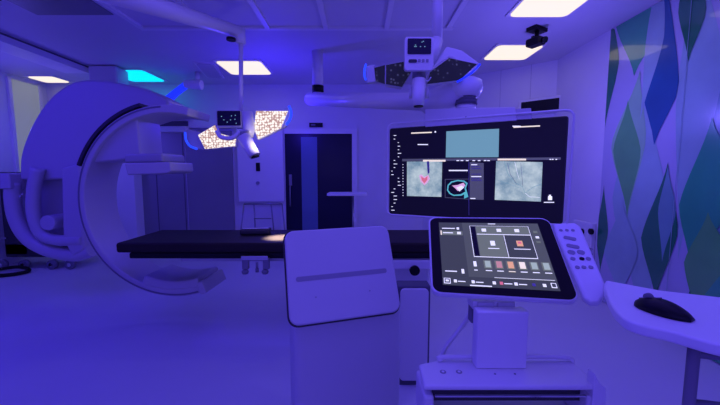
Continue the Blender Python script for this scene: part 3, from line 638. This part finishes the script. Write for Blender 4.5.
tquad(m, .345, .135, .815, .56, MT['text'], .002); tquad(m, .349, .14, .811, .552, MT['sbg3'], .0026)
tquad(m, .352, .145, .39, .55, MT['black'], .003)
tquad(m, .395, .145, .60, .55, MT['sbg2'], .003); tquad(m, .60, .145, .81, .26, MT['sbg2'], .003); tquad(m, .61, .27, .81, .55, MT['sbg'], .0032)
tquad(m, .395, .255, .81, .262, MT['text'], .0035); tquad(m, .605, .27, .609, .55, MT['text'], .0035)
m.build('menu_background', MT['sbg'], t)
def icon(u0, v0, u1, v1, m_, lift):
    mb = MB(); tquad(mb, u0, v0, u1, v1, m_, lift); mb.build('text_line' if (v1-v0) < .02 else 'menu_icon', m_, t)
icon( .11, .175, .22, .185, MT['text'], .003); icon( .235, .165, .255, .195, MT['text'], .003)
icon( .095, .215, .28, .275, MT['sbg2'], .002); icon( .095, .215, .105, .275, MT['amber'], .003); icon( .115, .24, .20, .25, MT['text'], .003); icon( .235, .23, .265, .262, MT['text'], .003)
for px, c in ((.44, 'text'), (.56, 'text'), (.70, 'text')):
    icon( px, .18, px+.035, .22, MT[c], .004)
icon( .49, .35, .525, .41, MT['text'], .004); icon( .465, .445, .55, .453, MT['text'], .004)
icon( .69, .34, .735, .41, MT['orange'], .004); icon( .70, .355, .725, .38, MT['red'], .005); icon( .66, .445, .78, .452, MT['text'], .004)
icon( .50, .105, .56, .112, MT['text'], .004)
for k, c in enumerate(('text', 'tealt', 'redt', 'orange', 'amber', 'tealt', 'tealt')):
    u = .345+k*.083
    if k: icon( u-.018, .60, u+.04, .695, MT['sbg2'], .003); icon( u-.008, .61, u+.032, .685, MT[c], .004); icon( u-.012, .72, u+.035, .728, MT['text' if k != 3 else 'amber'], .004)
    else: icon( u-.012, .62, u+.01, .68, MT[c], .004); icon( u-.014, .72, u+.012, .728, MT[c], .004)
icon( .84, .2, .87, .23, MT['sbg2'], .004); icon( .845, .275, .87, .30, MT['text'], .004); icon( .84, .34, .87, .36, MT['sbg2'], .004)
icon( .11, .745, .20, .755, MT['text'], .004); icon( .235, .72, .255, .77, MT['text'], .004)
icon( .095, .83, .145, .89, MT['text'], .003); icon( .10, .837, .14, .883, MT['sbg'], .0035); icon( .108, .85, .132, .87, MT['text'], .004)
for u, c in ((.17, 'text'), (.30, 'text'), (.45, 'text'), (.50, 'red'), (.60, 'text'), (.72, 'grey'), (.79, 'text')): icon( u, .845, u+.022, .875, MT[c], .004)
for u in (.20, .33, .53, .63): icon( u, .858, u+.055, .866, MT['text'], .004)
icon( .285, .895, .44, .905, MT['text'], .004); icon( .845, .83, .88, .88, MT['text'], .0035); icon( .850, .837, .875, .873, MT['sbg'], .004)
icon( .47, .80, .88, .803, MT['text'], .004)
# keypad beside it
KP = [tp_(*q, -.004) for q in ((553, 223), (575, 222), (581, 226), (606, 284), (605, 296), (600, 303), (591, 303), (584, 297), (556, 234))]
t2 = thing('control_keypad', sum(KP, V())/len(KP), 'slim white button keypad attached beside the touchscreen', 'keypad')
m = MB(); m.prism(KP, -tn*.022, MT['pale']); m.build('body', MT['pale'], t2, bevel=.008)
def btn(px, py, w, h, m, name='button'):
    c = tp_(px, py, -.002); eu = (tp_(px+5, py+1, -.002)-c).normalized(); ev = tn.cross(eu)
    mm = MB(); mm.prism(rrect(c-eu*w/2-ev*h/2, eu, ev, w, h, min(w, h)*.45, 4), -tn*.004, MT[m]); mm.build(name, MT[m], t2)
for px, py in ((561, 230), (567, 230), (573, 230)): btn(px, py, .010, .008, 'grey')
btn(570, 238, .034, .012, 'grey'); btn(573, 246, .034, .012, 'grey')
for px, py in ((571.5, 252), (581, 252)): btn(px, py, .020, .014, 'grey')
for px, py, c in ((573, 258.5, 'grey'), (582, 258.5, 'black'), (588.5, 258.5, 'grey')): btn(px, py, .013, .011, c)
for px, py in ((577.5, 267), (584, 267), (591, 267)): btn(px, py, .012, .010, 'grey')
# ---- cart body and arm
Yc = .93
t = thing('console_cart', (.43, .95, 0), 'white console cart with flat post and open slot carrying the touchscreen', 'cart')
def c1(px, py, d=0): return aty(px, py, Yc+d)
m = MB(); a, b = aty(478, 312, .88), aty(527, 362, .88); m.box(((a.x+b.x)/2, Yc-.03, (a.z+.90)/2), (b.x-a.x, .04, a.z-.90), MT['pale']); m.build('post', MT['pale'], t, bevel=.005)
m = MB()
for px, w in ((485, .05), (505, .05)): q = c1(px, 306); m.box(q+Y*.01, (w, .04, .03), MT['white2'])
q = c1(494, 311); m.box(q+Y*.02, (.11, .04, .02), MT['white2']); q = c1(490, 302, .02); m.box(q, (.12, .05, .025), MT['white']); m.build('tilt_bracket', MT['white'], t, bevel=.003)
q = c1(478, 316); MB().box(q+Y*.02-X*.008, (.02, .03, .05), MT['grey2']).build('lock_lever', MT['grey2'], t, bevel=.003)
# body with flat top plate
ZC = .90
bl, br, fl, frr = atz(437, 360, ZC), atz(573, 360, ZC), atz(424, 386, ZC), atz(606, 389, ZC)
yb, yf_ = bl.y, fl.y
m = MB(); m.prism([V((fl.x, yf_, ZC)), V((fl.x+.004, yb-.02, ZC)), V((bl.x, yb, ZC)), V((br.x, yb, ZC)), V((frr.x-.008, yf_+.035, ZC)), V((frr.x-.008, yf_, ZC))], (0, 0, -.014), MT['white']); m.build('top_plate', MT['white'], t, bevel=.006)
xA, xB, zf = fl.x, frr.x-.008, ZC
for x in (xA+.014, xB-.014):
    m = MB(); m.box((x, (yb+yf_)/2+.002, zf/2+.03), (.028, yb-yf_, zf-.12), MT['white']); m.build('side_panel', MT['white'], t, bevel=.008)
m = MB(); m.box(((xA+xB)/2, (yb+yf_)/2+.015, zf-.042), (xB-xA-.056, yb-yf_-.03, .04), MT['dark']); m.build('slot', MT['dark'], t)
m = MB(); m.box(((xA+xB)/2, yf_+.004, zf-.03), (xB-xA-.06, .006, .004), MT['chrome']); m.build('slot_lip', MT['chrome'], t)
m = MB(); m.box(((xA+xB)/2, (yb+yf_)/2, zf/2-.02), (xB-xA-.06, yb-yf_-.01, zf-.17), MT['white']); m.build('drawer_unit', MT['white'], t, bevel=.008)
m = MB(); m.box(((xA+xB)/2, (yb+yf_)/2, .07), (xB-xA+.04, .34, .05), MT['white2']); m.build('base', MT['white2'], t, bevel=.015)
for sx in (xA, xB):
    for sy in (yf_-.06, yb+.06): MB().tube([V((sx-.012, sy, .03)), V((sx+.012, sy, .03))], .03, MT['black'], 16).build('caster', MT['black'], t)
q = V((xB, yf_, zf))
m = MB(); m.prism([q+V((-.02, -.004, -.08)), q+V((.018, -.004, -.08)), q+V((.016, -.004, -.005)), q+V((-.002, -.004, .010)), q+V((-.016, -.004, .036))], (0, .03, 0), MT['pale']); m.build('corner_bracket', MT['pale'], t, bevel=.003)
for px in (443, 459):
    q = atz(px, 372, ZC); MB().tube([q, q+Z*.0012], .0085, MT['grey'], 14).tube([q+Z*.0012, q+Z*.002], .004, MT['pale'], 10).build('symbol_disc', MT['grey'], t)
for px in (495, 515):
    q = atz(px, 374, ZC); MB().tube([q, q+Z*.001], .003, MT['grey2'], 8).build('screw', MT['grey2'], t)
m = MB(); m.tube(smoothline([V((bl.x+.01, yb-.008, ZC+.002)), V((bl.x+.03, yb-.004, ZC+.012)), V((br.x-.05, yb-.004, ZC+.012)), V((br.x-.005, yb-.01, ZC+.002))], 5), .007, MT['white'], 8); m.build('rim', MT['white'], t)
# white cable
m = MB(); m.tube(smoothline([aty(*q) for q in ((474, 302, 1.02), (468, 318, 1.02), (456, 334, 1.02), (446, 347, 1.02), (441, 359, 1.01))], 6), .007, MT['pale'], 10)
tag(m.build('cable', MT['pale']), 'thick white cable curving from touchscreen back down to the cart', 'cable')
# ================================================================== WORKTOP and MOUSE
ZW = 1.165
edge = smoothline([atz(*q, ZW) for q in ((606, 280), (604, 285), (606, 292), (610, 302), (616, 311), (626, 319), (642, 325), (670, 331), (722, 345), (790, 356))], 4)
back = [atz(790, 306, ZW), atz(722, 297, ZW), atz(660, 290, ZW)]
t = thing('worktop_table', (.9, .8, 0), 'white rounded worktop on dark tube frame, beside the touchscreen', 'table')
m = MB(); m.prism(edge+back, (0, 0, -.022), MT['pale']); m.build('worktop', MT['pale'], t, bevel=.005)
lt = atz(694, 350, ZW-.03); 
MB().tube([V((lt.x, lt.y, ZW-.024)), V((lt.x, lt.y, .0))], .009, MT['grey2'], 12).build('leg', MT['grey2'], t)
dd = V((.42, -.09, 0)); 
MB().tube([V((lt.x, lt.y, ZW-.036)), V((lt.x, lt.y, ZW-.036))+dd*.9], .008, MT['grey2'], 12).build('frame_rail', MT['grey'], t)
MB().tube([V((lt.x, lt.y, ZW-.13)), V((lt.x, lt.y, ZW-.13))+dd*.9], .008, MT['grey2'], 12).build('frame_rail', MT['grey'], t)
MB().tube([V((lt.x, lt.y, 0))+dd*.9, V((lt.x, lt.y, ZW-.03))+dd*.9], .009, MT['grey2'], 12).build('leg', MT['grey2'], t)
for dx in (.9,):
    g = V((lt.x, lt.y+.2, 0))+dd*dx; MB().tube([g, g+Z*(ZW-.024)], .009, MT['grey2'], 12).build('leg', MT['grey2'], t)
# mouse
ma, mb2 = atz(636, 305, ZW), atz(693, 322, ZW)
md = (mb2-ma); ml = md.length; mx_ = md.normalized(); my_ = Z.cross(mx_)
t = thing('computer_mouse', (ma+mb2)/2, 'black computer mouse lying on the white worktop', 'mouse')
def hull(mb, scz, zoff, m, lw=.5, rows=14, cols=16):
    k = mb.mi(m); R_ = []
    for i in range(rows+1):
        s = i/rows; x = s*ml
        wd = .028*(math.sin(PI*min(max(s, .02), .98))**.38); hg = .030*scz*(math.sin(PI*min(max(s*.92+.06, .02), .98))**.6)*(1-.25*s)
        R_.append([mb.bm.verts.new(ma+mx_*x+my_*(wd*math.cos(PI*j/cols))+Z*(zoff+hg*math.sin(PI*j/cols)**.7)) for j in range(cols+1)])
    for p_, q_ in zip(R_, R_[1:]):
        for j in range(cols):
            f = mb.bm.faces.new((p_[j], p_[j+1], q_[j+1], q_[j])); f.material_index = k; f.smooth = True
        f = mb.bm.faces.new((p_[0], q_[0], q_[-1], p_[-1])); f.material_index = k
    for r_ in (R_[0], R_[-1]):
        f = mb.bm.faces.new(r_); f.material_index = k
m = MB(); hull(m, 1, .001, MT['black']); m.build('shell', MT['black'], t)
pm = ma+mx_*(ml*.22)+Z*.025; m = MB(); m.tube([pm-my_*.004, pm+my_*.004], .008, MT['grey2'], 14); m.build('scroll_wheel', MT['grey2'], t)
m = MB(); m.prism([ma+mx_*(ml*.45)+my_*.012*s+Z*(.0285) for s in (-.3, .3)]+[ma+mx_*(ml*.05)+my_*.012*s+Z*(.016) for s in (.1, -.1)], (0, 0, .002), MT['seam']); m.build('button_split', MT['seam'], t)
# ================================================================== LIGHT
def area(name, loc, rot, sx, sy, col, p):
    l = bpy.data.lights.new(name, 'AREA'); l.shape = 'RECTANGLE'; l.size = sx; l.size_y = sy; l.color = col; l.energy = p
    o = bpy.data.objects.new(name, l); C.objects.link(o); o.location = loc; o.rotation_euler = rot; return o
BL_ = (.047, .018, 1.0); VI = (.15, .098, 1.0)
area('ceiling_wash_front', (.3, 1.2, 2.93), (0, 0, 0), 3.5, 2.4, VI, 35)
area('ceiling_wash_left', (-3.4, 2.0, 2.86), (0, math.radians(-12), 0), 2.2, 1.6, BL_, 42)
area('rear_wash', (-.5, -1.9, 1.9), (math.radians(90), 0, 0), 5, 1.8, VI, 35)
def point(name, loc, col, p, r=.25):
    l = bpy.data.lights.new(name, 'POINT'); l.color = col; l.energy = p; l.shadow_soft_size = r; l.specular_factor = 0
    o = bpy.data.objects.new(name, l); C.objects.link(o); o.location = loc; return o
point('blue_fill_far', (-1.2, 4.6, 2.2), BL_, 26, 0.0)
point('violet_fill_right', (1.75, 3.3, 2.0), (.175, .12, 1), 30, 0.0)
point('blue_fill_left', (-4.7, 4.6, 2.1), (.12, .08, 1), 15, 0.0)
def spot(name, loc, tgt, col, p, ang, r=.08):
    l = bpy.data.lights.new(name, 'SPOT'); l.color = col; l.energy = p; l.spot_size = math.radians(ang); l.spot_blend = .8; l.shadow_soft_size = r
    o = bpy.data.objects.new(name, l); C.objects.link(o); o.location = loc
    o.rotation_euler = (V(tgt)-V(loc)).to_track_quat('-Z', 'Y').to_euler(); return o
tg = atz(281, 237.5, ZT)
spot('surgical_spot', (-.74, 3.02, 1.68), tg, (1, .80, .62), 800, 22, .04)
pl_ = aty(262, 142, 2.92); point('led_spill', pl_, (1, .85, .8), .9, .02)
w = bpy.data.worlds.new('world'); sc.world = w; w.use_nodes = True
w.node_tree.nodes['Background'].inputs[0].default_value = (.05, .03, .6, 1); w.node_tree.nodes['Background'].inputs[1].default_value = .3
sc.view_settings.view_transform = 'Standard'; sc.view_settings.look = 'None'
